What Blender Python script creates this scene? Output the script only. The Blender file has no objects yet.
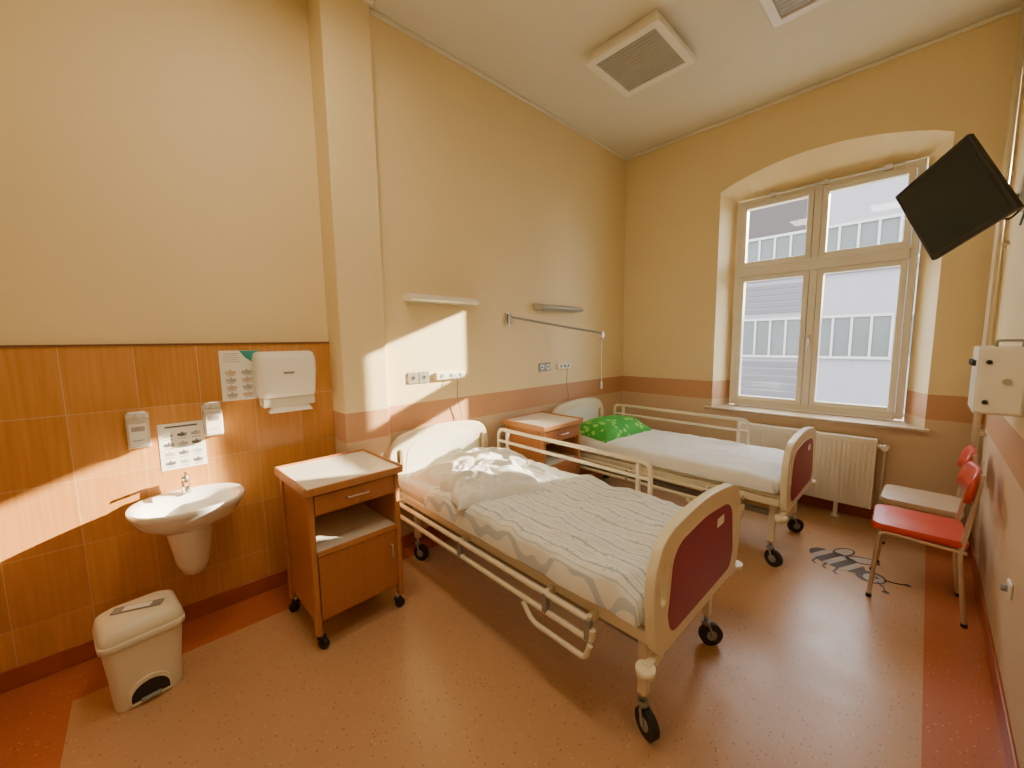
import bpy, bmesh, math
from mathutils import Vector, Matrix, noise

S = bpy.context.scene
XT, XP, XL, XR = -2.87, -2.64, -2.71, 0.32   # tiled wall, pilaster, left wall, right wall
YF, YB, ZC = 4.53, -0.66, 3.80

# ------------------------------------------------------------------ materials
def new_mat(name):
    m = bpy.data.materials.new(name); m.use_nodes = True
    nt = m.node_tree; b = nt.nodes['Principled BSDF']
    return m, nt, b

def mat(name, col, rough=0.5, metal=0.0, nscale=0, namt=0.0, bump=0.0, bscale=60, coat=0.0):
    m, nt, b = new_mat(name)
    b.inputs['Base Color'].default_value = (*col, 1)
    b.inputs['Roughness'].default_value = rough
    b.inputs['Metallic'].default_value = metal
    b.inputs['Coat Weight'].default_value = coat
    tc = nt.nodes.new('ShaderNodeTexCoord')
    if nscale:
        n = nt.nodes.new('ShaderNodeTexNoise'); n.inputs['Scale'].default_value = nscale
        n.inputs['Detail'].default_value = 4
        nt.links.new(tc.outputs['Object'], n.inputs['Vector'])
        mx = nt.nodes.new('ShaderNodeMix'); mx.data_type = 'RGBA'
        mx.inputs[6].default_value = (*[c*(1-namt) for c in col], 1)
        mx.inputs[7].default_value = (*[min(1, c*(1+namt)) for c in col], 1)
        nt.links.new(n.outputs['Fac'], mx.inputs[0])
        nt.links.new(mx.outputs[2], b.inputs['Base Color'])
    if bump:
        n2 = nt.nodes.new('ShaderNodeTexNoise'); n2.inputs['Scale'].default_value = bscale
        nt.links.new(tc.outputs['Object'], n2.inputs['Vector'])
        bp = nt.nodes.new('ShaderNodeBump'); bp.inputs['Strength'].default_value = bump
        bp.inputs['Distance'].default_value = 0.01
        nt.links.new(n2.outputs['Fac'], bp.inputs['Height'])
        nt.links.new(bp.outputs['Normal'], b.inputs['Normal'])
    return m

def math_node(nt, op, a, b=None, c=None):
    n = nt.nodes.new('ShaderNodeMath'); n.operation = op
    for i, v in enumerate((a, b, c)):
        if v is None: continue
        if isinstance(v, (int, float)): n.inputs[i].default_value = v
        else: nt.links.new(v, n.inputs[i])
    return n.outputs[0]

def mix_col(nt, fac, a, b):
    mx = nt.nodes.new('ShaderNodeMix'); mx.data_type = 'RGBA'
    if isinstance(fac, (int, float)): mx.inputs[0].default_value = fac
    else: nt.links.new(fac, mx.inputs[0])
    for i, v in ((6, a), (7, b)):
        if isinstance(v, tuple): mx.inputs[i].default_value = (*v, 1)
        else: nt.links.new(v, mx.inputs[i])
    return mx.outputs[2]

def wall_paint(name, band=True):
    m, nt, b = new_mat(name)
    g = nt.nodes.new('ShaderNodeNewGeometry')
    sp = nt.nodes.new('ShaderNodeSeparateXYZ'); nt.links.new(g.outputs['Position'], sp.inputs[0])
    z = sp.outputs['Z']
    n = nt.nodes.new('ShaderNodeTexNoise'); n.inputs['Scale'].default_value = 1.3; n.inputs['Detail'].default_value = 5
    nt.links.new(g.outputs['Position'], n.inputs['Vector'])
    cream = mix_col(nt, n.outputs['Fac'], (0.78, 0.63, 0.34), (0.84, 0.69, 0.40))
    low = mix_col(nt, n.outputs['Fac'], (0.64, 0.47, 0.29), (0.70, 0.52, 0.33))
    stripe = (0.56, 0.30, 0.15)
    f1 = math_node(nt, 'GREATER_THAN', z, 1.13)
    f2 = math_node(nt, 'GREATER_THAN', z, 0.93)
    c = mix_col(nt, f2, low, stripe)
    c = mix_col(nt, f1, c, cream)
    nt.links.new(c if band else cream, b.inputs['Base Color'])
    b.inputs['Roughness'].default_value = 0.55
    n2 = nt.nodes.new('ShaderNodeTexNoise'); n2.inputs['Scale'].default_value = 90
    nt.links.new(g.outputs['Position'], n2.inputs['Vector'])
    bp = nt.nodes.new('ShaderNodeBump'); bp.inputs['Strength'].default_value = 0.08; bp.inputs['Distance'].default_value = 0.01
    nt.links.new(n2.outputs['Fac'], bp.inputs['Height']); nt.links.new(bp.outputs['Normal'], b.inputs['Normal'])
    return m

def tile_mat():
    m, nt, b = new_mat('wood_look_tiles')
    g = nt.nodes.new('ShaderNodeNewGeometry')
    sp = nt.nodes.new('ShaderNodeSeparateXYZ'); nt.links.new(g.outputs['Position'], sp.inputs[0])
    cb = nt.nodes.new('ShaderNodeCombineXYZ')
    yo = math_node(nt, 'ADD', sp.outputs['Y'], 5.23)
    nt.links.new(yo, cb.inputs[0])
    zo = math_node(nt, 'ADD', sp.outputs['Z'], 0.38)
    nt.links.new(zo, cb.inputs[1])
    br = nt.nodes.new('ShaderNodeTexBrick'); br.offset = 0.0; br.squash = 1.0
    br.inputs['Scale'].default_value = 1.0
    br.inputs['Brick Width'].default_value = 0.26
    br.inputs['Row Height'].default_value = 0.33
    br.inputs['Mortar Size'].default_value = 0.0020
    br.inputs['Mortar Smooth'].default_value = 0.1
    br.inputs['Bias'].default_value = 0.0
    br.inputs['Color1'].default_value = (0.66, 0.31, 0.085, 1)
    br.inputs['Color2'].default_value = (0.56, 0.245, 0.062, 1)
    br.inputs['Mortar'].default_value = (0.66, 0.42, 0.20, 1)
    nt.links.new(cb.outputs[0], br.inputs['Vector'])
    mp = nt.nodes.new('ShaderNodeMapping'); mp.inputs['Scale'].default_value = (1, 22, 1.2)
    nt.links.new(g.outputs['Position'], mp.inputs['Vector'])
    n = nt.nodes.new('ShaderNodeTexNoise'); n.inputs['Scale'].default_value = 2.5; n.inputs['Detail'].default_value = 6
    nt.links.new(mp.outputs[0], n.inputs['Vector'])
    dk = mix_col(nt, n.outputs['Fac'], (0.60, 0.56, 0.48), (1.25, 1.3, 1.4))
    mm = nt.nodes.new('ShaderNodeMix'); mm.data_type = 'RGBA'; mm.blend_type = 'MULTIPLY'; mm.inputs[0].default_value = 0.65
    nt.links.new(br.outputs['Color'], mm.inputs[6]); nt.links.new(dk, mm.inputs[7])
    nt.links.new(mm.outputs[2], b.inputs['Base Color'])
    b.inputs['Roughness'].default_value = 0.24
    bp = nt.nodes.new('ShaderNodeBump'); bp.inputs['Strength'].default_value = 0.3; bp.inputs['Distance'].default_value = 0.003; bp.invert = True
    nt.links.new(br.outputs['Fac'], bp.inputs['Height']); nt.links.new(bp.outputs['Normal'], b.inputs['Normal'])
    return m

def floor_mat():
    m, nt, b = new_mat('linoleum')
    g = nt.nodes.new('ShaderNodeNewGeometry')
    sp = nt.nodes.new('ShaderNodeSeparateXYZ'); nt.links.new(g.outputs['Position'], sp.inputs[0])
    x, y = sp.outputs['X'], sp.outputs['Y']
    f = math_node(nt, 'MAXIMUM', math_node(nt, 'LESS_THAN', x, -2.56), math_node(nt, 'GREATER_THAN', x, 0.09))
    f = math_node(nt, 'MAXIMUM', f, math_node(nt, 'LESS_THAN', y, -0.36))
    n = nt.nodes.new('ShaderNodeTexNoise'); n.inputs['Scale'].default_value = 2.0; n.inputs['Detail'].default_value = 5
    nt.links.new(g.outputs['Position'], n.inputs['Vector'])
    inner = mix_col(nt, n.outputs['Fac'], (0.49, 0.275, 0.135), (0.57, 0.33, 0.165))
    border = mix_col(nt, n.outputs['Fac'], (0.42, 0.115, 0.035), (0.50, 0.14, 0.045))
    v = nt.nodes.new('ShaderNodeTexVoronoi'); v.inputs['Scale'].default_value = 48; v.inputs['Randomness'].default_value = 1
    nt.links.new(g.outputs['Position'], v.inputs['Vector'])
    spk = math_node(nt, 'LESS_THAN', v.outputs['Distance'], 0.19)
    sepc = nt.nodes.new('ShaderNodeSeparateColor'); nt.links.new(v.outputs['Color'], sepc.inputs[0])
    dark = math_node(nt, 'MULTIPLY', spk, math_node(nt, 'GREATER_THAN', sepc.outputs[0], 0.55))
    lite = math_node(nt, 'MULTIPLY', spk, math_node(nt, 'LESS_THAN', sepc.outputs[0], 0.3))
    c = mix_col(nt, f, inner, border)
    c = mix_col(nt, math_node(nt, 'MULTIPLY', dark, 0.6), c, (0.14, 0.06, 0.03))
    c = mix_col(nt, math_node(nt, 'MULTIPLY', lite, 0.4), c, (0.76, 0.54, 0.35))
    nt.links.new(c, b.inputs['Base Color'])
    n3 = nt.nodes.new('ShaderNodeTexNoise'); n3.inputs['Scale'].default_value = 6
    nt.links.new(g.outputs['Position'], n3.inputs['Vector'])
    r = math_node(nt, 'MULTIPLY_ADD', n3.outputs['Fac'], 0.16, 0.24)
    nt.links.new(r, b.inputs['Roughness'])
    return m

def duvet_mat():
    m, nt, b = new_mat('striped_duvet_cloth')
    tc = nt.nodes.new('ShaderNodeTexCoord')
    sp = nt.nodes.new('ShaderNodeSeparateXYZ'); nt.links.new(tc.outputs['Object'], sp.inputs[0])
    x, y = sp.outputs['X'], sp.outputs['Y']
    wob = math_node(nt, 'MULTIPLY', math_node(nt, 'SINE', math_node(nt, 'MULTIPLY', x, 30)), 0.0025)
    yy = math_node(nt, 'ADD', y, wob)
    ph = math_node(nt, 'FRACT', math_node(nt, 'MULTIPLY', math_node(nt, 'ADD', yy, 3), 11))
    line = math_node(nt, 'COMPARE', ph, 0.5, 0.055)
    ph2 = math_node(nt, 'FRACT', math_node(nt, 'MULTIPLY', math_node(nt, 'ADD', y, 3), 11))
    line2 = math_node(nt, 'MAXIMUM', math_node(nt, 'COMPARE', ph2, 0.10, 0.03), math_node(nt, 'COMPARE', ph2, 0.90, 0.03))
    v = nt.nodes.new('ShaderNodeTexVoronoi'); v.inputs['Scale'].default_value = 50
    nt.links.new(tc.outputs['Object'], v.inputs['Vector'])
    dots = math_node(nt, 'MULTIPLY', math_node(nt, 'LESS_THAN', v.outputs['Distance'], 0.28), math_node(nt, 'COMPARE', ph, 0.5, 0.20))
    sc = nt.nodes.new('ShaderNodeSeparateColor'); nt.links.new(v.outputs['Color'], sc.inputs[0])
    leaf = mix_col(nt, math_node(nt, 'GREATER_THAN', sc.outputs[0], 0.5), (0.24, 0.40, 0.32), (0.20, 0.32, 0.54))
    c = mix_col(nt, math_node(nt, 'MULTIPLY', dots, 0.6), (0.80, 0.80, 0.76), leaf)
    c = mix_col(nt, math_node(nt, 'MULTIPLY', line, 0.65), c, (0.20, 0.33, 0.48))
    c = mix_col(nt, math_node(nt, 'MULTIPLY', line2, 0.5), c, (0.25, 0.37, 0.50))
    nt.links.new(c, b.inputs['Base Color']); b.inputs['Roughness'].default_value = 0.9
    return m

def green_mat():
    m, nt, b = new_mat('green_print_cloth')
    tc = nt.nodes.new('ShaderNodeTexCoord')
    v = nt.nodes.new('ShaderNodeTexVoronoi'); v.inputs['Scale'].default_value = 14
    nt.links.new(tc.outputs['Object'], v.inputs['Vector'])
    f = math_node(nt, 'LESS_THAN', v.outputs['Distance'], 0.36)
    c = mix_col(nt, f, (0.06, 0.42, 0.06), (0.30, 0.72, 0.12))
    nt.links.new(c, b.inputs['Base Color']); b.inputs['Roughness'].default_value = 0.85
    return m

def wood_mat(name, c1, c2, axis=2):
    m, nt, b = new_mat(name)
    tc = nt.nodes.new('ShaderNodeTexCoord'); mp = nt.nodes.new('ShaderNodeMapping')
    s = [26, 26, 26]; s[axis] = 1.5; mp.inputs['Scale'].default_value = s
    nt.links.new(tc.outputs['Object'], mp.inputs['Vector'])
    n = nt.nodes.new('ShaderNodeTexNoise'); n.inputs['Scale'].default_value = 1.0; n.inputs['Detail'].default_value = 6
    nt.links.new(mp.outputs[0], n.inputs['Vector'])
    nt.links.new(mix_col(nt, n.outputs['Fac'], c1, c2), b.inputs['Base Color'])
    b.inputs['Roughness'].default_value = 0.38
    return m

M = {}
M['wall'] = wall_paint('wall_paint')
M['ceil'] = mat('ceiling_paint', (0.78, 0.74, 0.61), 0.8, nscale=2, namt=0.03)
M['tile'] = tile_mat()
M['floor'] = floor_mat()
M['skirt'] = mat('skirting_linoleum', (0.38, 0.09, 0.03), 0.35, nscale=20, namt=0.1)
M['tiletrim'] = mat('tile_trim_brown', (0.20, 0.08, 0.03), 0.4, nscale=10, namt=0.1)
M['white'] = mat('white_paint', (0.85, 0.83, 0.76), 0.4, nscale=3, namt=0.03)
M['frame'] = mat('window_frame_paint', (0.80, 0.76, 0.65), 0.4, nscale=4, namt=0.05)
M['sillm'] = mat('sill_stone', (0.50, 0.38, 0.24), 0.4, nscale=30, namt=0.15)
M['cream'] = mat('cream_plastic', (0.80, 0.73, 0.53), 0.35, nscale=4, namt=0.03)
M['creamp'] = mat('cream_panel_laminate', (0.78, 0.76, 0.68), 0.4, nscale=4, namt=0.03)
M['creammetal'] = mat('cream_enamel', (0.76, 0.69, 0.52), 0.3, nscale=6, namt=0.04)
M['maroon'] = mat('maroon_laminate', (0.27, 0.018, 0.06), 0.4, nscale=8, namt=0.1)
M['ceramic'] = mat('ceramic', (0.90, 0.88, 0.84), 0.08, nscale=3, namt=0.02, coat=0.5)
M['plastic'] = mat('white_plastic', (0.86, 0.83, 0.74), 0.3, nscale=5, namt=0.03)
M['bin'] = mat('bin_plastic', (0.80, 0.73, 0.56), 0.4, nscale=5, namt=0.04)
M['grey'] = mat('grey_plastic', (0.28, 0.27, 0.24), 0.4, nscale=8, namt=0.1)
M['black'] = mat('black_rubber', (0.018, 0.016, 0.015), 0.5, nscale=8, namt=0.2)
M['screen'] = mat('dark_screen', (0.014, 0.020, 0.020), 0.16, nscale=2, namt=0.2)
M['chrome'] = mat('chrome', (0.75, 0.73, 0.70), 0.18, 1.0, nscale=3, namt=0.03)
M['alu'] = mat('aluminium', (0.62, 0.60, 0.56), 0.35, 1.0, nscale=3, namt=0.03)
M['sheet'] = mat('white_cotton', (0.82, 0.82, 0.80), 0.9, nscale=12, namt=0.03, bump=0.15, bscale=40)
M['duvet'] = duvet_mat()
M['green'] = green_mat()
M['wood'] = wood_mat('beech_wood', (0.40, 0.16, 0.05), (0.56, 0.25, 0.09))
M['woodd'] = wood_mat('beech_door', (0.38, 0.14, 0.045), (0.48, 0.20, 0.07), 2)
M['lam'] = mat('white_laminate', (0.84, 0.78, 0.66), 0.25, nscale=4, namt=0.03)
M['red'] = mat('red_vinyl', (0.60, 0.05, 0.018), 0.35, nscale=10, namt=0.08)
M['beige'] = mat('beige_vinyl', (0.50, 0.36, 0.22), 0.45, nscale=10, namt=0.08)
M['tube'] = mat('painted_tube', (0.62, 0.50, 0.36), 0.3, 0.6, nscale=6, namt=0.05)
M['paper'] = mat('paper', (0.86, 0.84, 0.78), 0.8, nscale=3, namt=0.02)
M['ink'] = mat('ink_dark', (0.12, 0.11, 0.11), 0.7, nscale=40, namt=0.3)
M['inkg'] = mat('ink_grey', (0.42, 0.38, 0.34), 0.7, nscale=40, namt=0.3)
M['skin'] = mat('ink_tan', (0.60, 0.45, 0.34), 0.7, nscale=60, namt=0.25)
M['teal'] = mat('ink_teal', (0.05, 0.35, 0.33), 0.7, nscale=10, namt=0.1)
M['clear'] = mat('bottle_plastic', (0.66, 0.62, 0.52), 0.15, nscale=6, namt=0.1)
M['bee'] = mat('bee_sticker_dark', (0.075, 0.045, 0.033), 0.3, nscale=10, namt=0.2)
M['beew'] = mat('bee_sticker_light', (0.44, 0.36, 0.28), 0.3, nscale=10, namt=0.1)
M['pipe'] = mat('pipe_paint', (0.72, 0.60, 0.40), 0.35, nscale=5, namt=0.05)
M['rad'] = mat('radiator_enamel', (0.82, 0.75, 0.60), 0.3, nscale=5, namt=0.03)
M['diff'] = mat('lamp_diffuser', (0.34, 0.33, 0.285), 0.4, nscale=5, namt=0.25)
M['diff2'] = mat('lamp_diffuser_ridge', (0.44, 0.43, 0.375), 0.4, nscale=6, namt=0.1)
M['facade'] = mat('facade_render', (0.175, 0.165, 0.18), 0.9, nscale=0.6, namt=0.05)
M['facade2'] = mat('facade_panels', (0.075, 0.068, 0.073), 0.8, nscale=0.6, namt=0.08)
M['roof'] = mat('roof_slate', (0.035, 0.027, 0.026), 0.8, nscale=3, namt=0.15)
M['extglass'] = mat('exterior_glass', (0.045, 0.052, 0.05), 0.45, nscale=0.5, namt=0.5)
M['extframe'] = mat('exterior_frame', (0.25, 0.245, 0.225), 0.6, nscale=1, namt=0.05)
M['ground'] = mat('courtyard_asphalt', (0.25, 0.25, 0.24), 0.9, nscale=1, namt=0.15)
# window glass: mostly transparent with a little gloss
m, nt, b = new_mat('window_glass')
tr = nt.nodes.new('ShaderNodeBsdfTransparent'); gl = nt.nodes.new('ShaderNodeBsdfGlossy'); gl.inputs['Roughness'].default_value = 0.02
mx = nt.nodes.new('ShaderNodeMixShader'); mx.inputs[0].default_value = 0.03
nt.links.new(tr.outputs[0], mx.inputs[1]); nt.links.new(gl.outputs[0], mx.inputs[2])
nt.links.new(mx.outputs[0], nt.nodes['Material Output'].inputs['Surface']); M['glass'] = m

# ------------------------------------------------------------------ geometry helpers
def link(ob, parent=None):
    S.collection.objects.link(ob)
    if parent: ob.parent = parent
    return ob

def G(name, loc=(0, 0, 0), rz=0.0):
    e = bpy.data.objects.new(name, None); e.location = loc; e.rotation_euler = (0, 0, rz)
    e.empty_display_size = 0.1
    S.collection.objects.link(e); return e

def from_bm(bm, name, parent, material, smooth=False):
    me = bpy.data.meshes.new(name); bm.to_mesh(me); bm.free()
    me.materials.append(material)
    if smooth:
        for p in me.polygons: p.use_smooth = True
    return link(bpy.data.objects.new(name, me), parent)

def box(parent, name, x0, x1, y0, y1, z0, z1, material, bevel=0.0, seg=2):
    bm = bmesh.new(); bmesh.ops.create_cube(bm, size=1)
    for v in bm.verts:
        v.co = Vector(((x0+x1)/2 + v.co.x*(x1-x0), (y0+y1)/2 + v.co.y*(y1-y0), (z0+z1)/2 + v.co.z*(z1-z0)))
    if bevel:
        bmesh.ops.bevel(bm, geom=bm.edges[:], offset=bevel, segments=seg, affect='EDGES', profile=0.5)
    o = from_bm(bm, name, parent, material, False)
    if bevel:
        for p in o.data.polygons: p.use_smooth = True
        md = o.modifiers.new('wn', 'WEIGHTED_NORMAL')
    return o

def cyl(parent, name, p0, p1, r, material, r2=None, seg=20):
    p0, p1 = Vector(p0), Vector(p1); d = p1-p0
    bm = bmesh.new()
    bmesh.ops.create_cone(bm, cap_ends=True, segments=seg, radius1=r, radius2=r if r2 is None else r2, depth=d.length)
    q = d.to_track_quat('Z', 'Y').to_matrix().to_4x4()
    bmesh.ops.transform(bm, matrix=Matrix.Translation((p0+p1)/2) @ q, verts=bm.verts)
    o = from_bm(bm, name, parent, material)
    for p in o.data.polygons:
        p.use_smooth = len(p.vertices) == 4
    return o

def fillet(pts, r, n=6, cyclic=False):
    pts = [Vector(p) for p in pts]; out = []; N = len(pts)
    for i, p in enumerate(pts):
        if not cyclic and i in (0, N-1): out.append(p); continue
        a, c = pts[i-1], pts[(i+1) % N]
        d1, d2 = (a-p), (c-p); rr = min(r, d1.length*0.49, d2.length*0.49)
        s, e = p+d1.normalized()*rr, p+d2.normalized()*rr
        for k in range(n+1):
            t = k/n; out.append(s*(1-t)**2 + p*2*t*(1-t) + e*t*t)
    return out

def tube(parent, name, pts, r, material, fr=0.0, cyclic=False, seg=4):
    if fr: pts = fillet(pts, fr, 6, cyclic)
    cu = bpy.data.curves.new(name, 'CURVE'); cu.dimensions = '3D'; cu.bevel_depth = r; cu.bevel_resolution = seg
    cu.use_fill_caps = True
    sp = cu.splines.new('POLY'); sp.points.add(len(pts)-1); sp.use_cyclic_u = cyclic
    for i, p in enumerate(pts): sp.points[i].co = (*p, 1)
    ob = bpy.data.objects.new(name+'_c', cu)
    me = bpy.data.meshes.new_from_object(ob); me.name = name
    bpy.data.objects.remove(ob)
    me.materials.clear(); me.materials.append(material)
    for p in me.polygons: p.use_smooth = True
    return link(bpy.data.objects.new(name, me), parent)

def shape(parent, name, splines, ext, material, mp, bevel=0.0):
    """filled 2D outline(s) with holes, extruded; mp maps (a,b,c)->xyz"""
    cu = bpy.data.curves.new(name, 'CURVE'); cu.dimensions = '2D'; cu.fill_mode = 'BOTH'
    cu.extrude = max(ext-bevel, 0.0); cu.bevel_depth = bevel; cu.bevel_resolution = 2
    for pts in splines:
        sp = cu.splines.new('POLY'); sp.points.add(len(pts)-1); sp.use_cyclic_u = True
        for i, p in enumerate(pts): sp.points[i].co = (p[0], p[1], 0, 1)
    ob = bpy.data.objects.new(name+'_c', cu)
    me = bpy.data.meshes.new_from_object(ob); me.name = name
    bpy.data.objects.remove(ob)
    for v in me.vertices: v.co = Vector(mp(*v.co))
    me.materials.clear(); me.materials.append(material)
    return link(bpy.data.objects.new(name, me), parent)

def rr(w, h, r, cx=0, cy=0, n=6):
    """rounded rect outline"""
    out = []
    for sx, sy, a0 in ((1, 1, 0), (-1, 1, 90), (-1, -1, 180), (1, -1, 270)):
        for k in range(n+1):
            a = math.radians(a0+90*k/n)
            out.append((cx+sx*(w/2-r)+r*math.cos(a), cy+sy*(h/2-r)+r*math.sin(a)))
    return out

def loft(parent, name, rings, material, cap0=True, cap1=True, smooth=True):
    bm = bmesh.new(); R = [[bm.verts.new(p) for p in ring] for ring in rings]
    n = len(R[0])
    for a, b_ in zip(R, R[1:]):
        for i in range(n):
            bm.faces.new((a[i], a[(i+1) % n], b_[(i+1) % n], b_[i]))
    if cap0: bm.faces.new(R[0][::-1])
    if cap1: bm.faces.new(R[-1])
    bmesh.ops.recalc_face_normals(bm, faces=bm.faces)
    o = from_bm(bm, name, parent, material, smooth)
    if smooth:
        md = o.modifiers.new('es', 'EDGE_SPLIT'); md.split_angle = math.radians(50)
    return o

def soft(parent, name, cx, cy, z0, w, d, h, p, amp, freq, seed, material, nx=60, ny=50, rot=0, drop=0.0, fn=None):
    bm = bmesh.new(); top = []; bot = []
    cr, sr = math.cos(rot), math.sin(rot)
    for j in range(ny+1):
        rt = []; rb = []
        for i in range(nx+1):
            u = math.sin((i/nx*2-1)*math.pi/2*0.999) if p < 5 else (i/nx*2-1)
            v = math.sin((j/ny*2-1)*math.pi/2*0.999) if p < 5 else (j/ny*2-1)
            e = max(0.0, (1-abs(u)**p)*(1-abs(v)**p))**0.45
            lx, ly = u*w/2, v*d/2
            if p < 5:  # pillows pull in between the corners
                lx *= 1-0.07*(1-abs(v)**2)*abs(u)**3; ly *= 1-0.07*(1-abs(u)**2)*abs(v)**3
            nz = noise.fractal(Vector((lx*freq+seed, ly*freq*0.8, seed*1.7)), 1.0, 2.0, 4)
            rg = 1-abs(noise.noise(Vector((lx*freq*0.7+seed*3, ly*freq*0.6, seed))))*2
            z = z0 + h*e + (amp*nz + amp*0.7*max(0, rg)**3)*min(1, e*1.5)
            if fn: z += fn(lx, ly)*e
            zb = z0 + (h*0.1*(1-e) if p < 5 else 0) - drop*max(abs(v)**14, abs(u)**30)
            if drop and (1-e) > 0.9: z = zb + 0.004
            x = cx+lx*cr-ly*sr; y = cy+lx*sr+ly*cr
            jx = amp*0.8*noise.noise(Vector((ly*9, lx*9, seed+5)))
            rt.append(bm.verts.new((x+jx, y+jx, z))); rb.append(bm.verts.new((x+jx, y+jx, min(zb, z-0.003))))
        top.append(rt); bot.append(rb)
    for j in range(ny):
        for i in range(nx):
            bm.faces.new((top[j][i], top[j][i+1], top[j+1][i+1], top[j+1][i]))
            bm.faces.new((bot[j][i], bot[j+1][i], bot[j+1][i+1], bot[j][i+1]))
    for i in range(nx):
        bm.faces.new((top[0][i], bot[0][i], bot[0][i+1], top[0][i+1]))
        bm.faces.new((top[ny][i], top[ny][i+1], bot[ny][i+1], bot[ny][i]))
    for j in range(ny):
        bm.faces.new((top[j][0], top[j+1][0], bot[j+1][0], bot[j][0]))
        bm.faces.new((top[j][nx], bot[j][nx], bot[j+1][nx], top[j+1][nx]))
    bmesh.ops.recalc_face_normals(bm, faces=bm.faces)
    return from_bm(bm, name, parent, material, True)

def at_x(x): return lambda a, b, c: (x+c, a, b)
def at_z(z): return lambda a, b, c: (a, b, z+c)

# ------------------------------------------------------------------ room shell
box(None, 'floor', XT-0.2, XR+0.2, YB-0.2, YF+0.5, -0.1, 0, M['floor'])
box(None, 'ceiling', XT-0.2, XR+0.2, YB-0.2, YF+0.5, ZC, ZC+0.15, M['ceil'])
wl = G('wall_left')
box(wl, 'alcove_wall', XT-0.2, XT, YB-0.2, 1.0, 0, ZC, M['wall'])
box(wl, 'pilaster', XT-0.2, XP, 0.955, 1.27, 0, ZC, M['wall'], 0.012)
box(wl, 'main_wall', XT-0.2, XL, 1.20, YF+0.5, 0, ZC, M['wall'])
box(wl, 'tile_panel', XT, XT+0.012, YB, 0.953, 0.10, 1.60, M['tile'])
box(wl, 'tile_edge', XT, XT+0.018, YB, 0.954, 1.60, 1.612, M['tiletrim'])
box(None, 'wall_right', XR, XR+0.2, YB-0.2, YF+0.5, 0, ZC, M['wall'])
wb = G('wall_back')
box(wb, 'back_left', XT-0.2, -1.0, YB-0.2, YB, 0, ZC, M['wall'])
box(wb, 'back_right', 0.1, XR+0.2, YB-0.2, YB, 0, ZC, M['wall'])
box(wb, 'back_over_door', -1.0, 0.1, YB-0.2, YB, 2.1, ZC, M['wall'])
dr = G('door_1')
box(dr, 'leaf', -0.95, 0.05, YB-0.08, YB-0.03, 0.01, 2.05, M['white'], 0.004)
box(dr, 'jamb_a', -1.0, -0.95, YB-0.2, YB+0.015, 0, 2.1, M['white'], 0.003)
box(dr, 'jamb_b', 0.05, 0.1, YB-0.2, YB+0.015, 0, 2.1, M['white'], 0.003)
box(dr, 'head', -0.95, 0.05, YB-0.2, YB+0.015, 2.05, 2.1, M['white'], 0.003)
tube(dr, 'handle', [(-0.86, YB-0.03, 1.02), (-0.86, YB+0.03, 1.02), (-0.74, YB+0.03, 1.02)], 0.009, M['alu'], 0.015)

# far wall with arched splayed window opening
def outline(x0, x1, zb, zs, za, y, n=16):
    pts = [(x0, y, zb), (x0, y, zs)]
    for k in range(1, n):
        t = k/n; pts.append((x0+(x1-x0)*t, y, zs+(za-zs)*math.sin(math.pi*t)**0.8))
    pts += [(x1, y, zs), (x1, y, zb)]
    return pts
WX0, WX1, WZ0, WZ1, WY = -1.505, -0.115, 0.87, 3.03, 4.80
A = outline(-1.60, 0.02, 0.85, 3.10, 3.27, YF)
B = outline(WX0-0.01, WX1+0.01, 0.85, 3.05, 3.05, WY)
C = outline(WX0-0.01, WX1+0.01, 0.85, 3.05, 3.05, 5.06)
bm = bmesh.new()
def strip(bm, P, Q):
    vp = [bm.verts.new(p) for p in P]; vq = [bm.verts.new(p) for p in Q]
    for i in range(len(P)-1): bm.faces.new((vp[i], vp[i+1], vq[i+1], vq[i]))
    bm.faces.new((vp[-1], vp[0], vq[0], vq[-1]))
strip(bm, A, B); strip(bm, B, C)
def face_with_hole(bm, P, y):
    X0, X1 = XT-0.2, XR+0.2
    def q(*c): bm.faces.new([bm.verts.new(k) for k in c])
    x0, x1 = P[0][0], P[-1][0]; zb = P[0][2]
    q((X0, y, 0), (x0, y, 0), (x0, y, ZC), (X0, y, ZC))
    q((x1, y, 0), (X1, y, 0), (X1, y, ZC), (x1, y, ZC))
    q((x0, y, 0), (x1, y, 0), (x1, y, zb), (x0, y, zb))
    tp = P[1:-1]
    for a, b_ in zip(tp, tp[1:]):
        q(a, b_, (b_[0], y, ZC), (a[0], y, ZC))
face_with_hole(bm, A, YF); face_with_hole(bm, C, 5.06)
bmesh.ops.remove_doubles(bm, verts=bm.verts, dist=1e-5)
bmesh.ops.recalc_face_normals(bm, faces=bm.faces)
from_bm(bm, 'wall_far', None, M['wall'])

# cornice (small plaster bead)
t1 = G('trim_1')
for nm, a in (('cornice_left', (XL, XL+0.03, 1.29, YF, ZC-0.03, ZC)), ('cornice_far', (XL, XR, YF-0.03, YF, ZC-0.03, ZC)),
              ('cornice_right', (XR-0.03, XR, YB, YF, ZC-0.03, ZC)), ('cornice_pilaster', (XP, XP+0.03, 0.96, 1.29, ZC-0.03, ZC)),
              ('cornice_alcove', (XT, XT+0.03, YB, 0.96, ZC-0.03, ZC))):
    box(t1, nm, *a, M['ceil'], 0.01)
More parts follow.
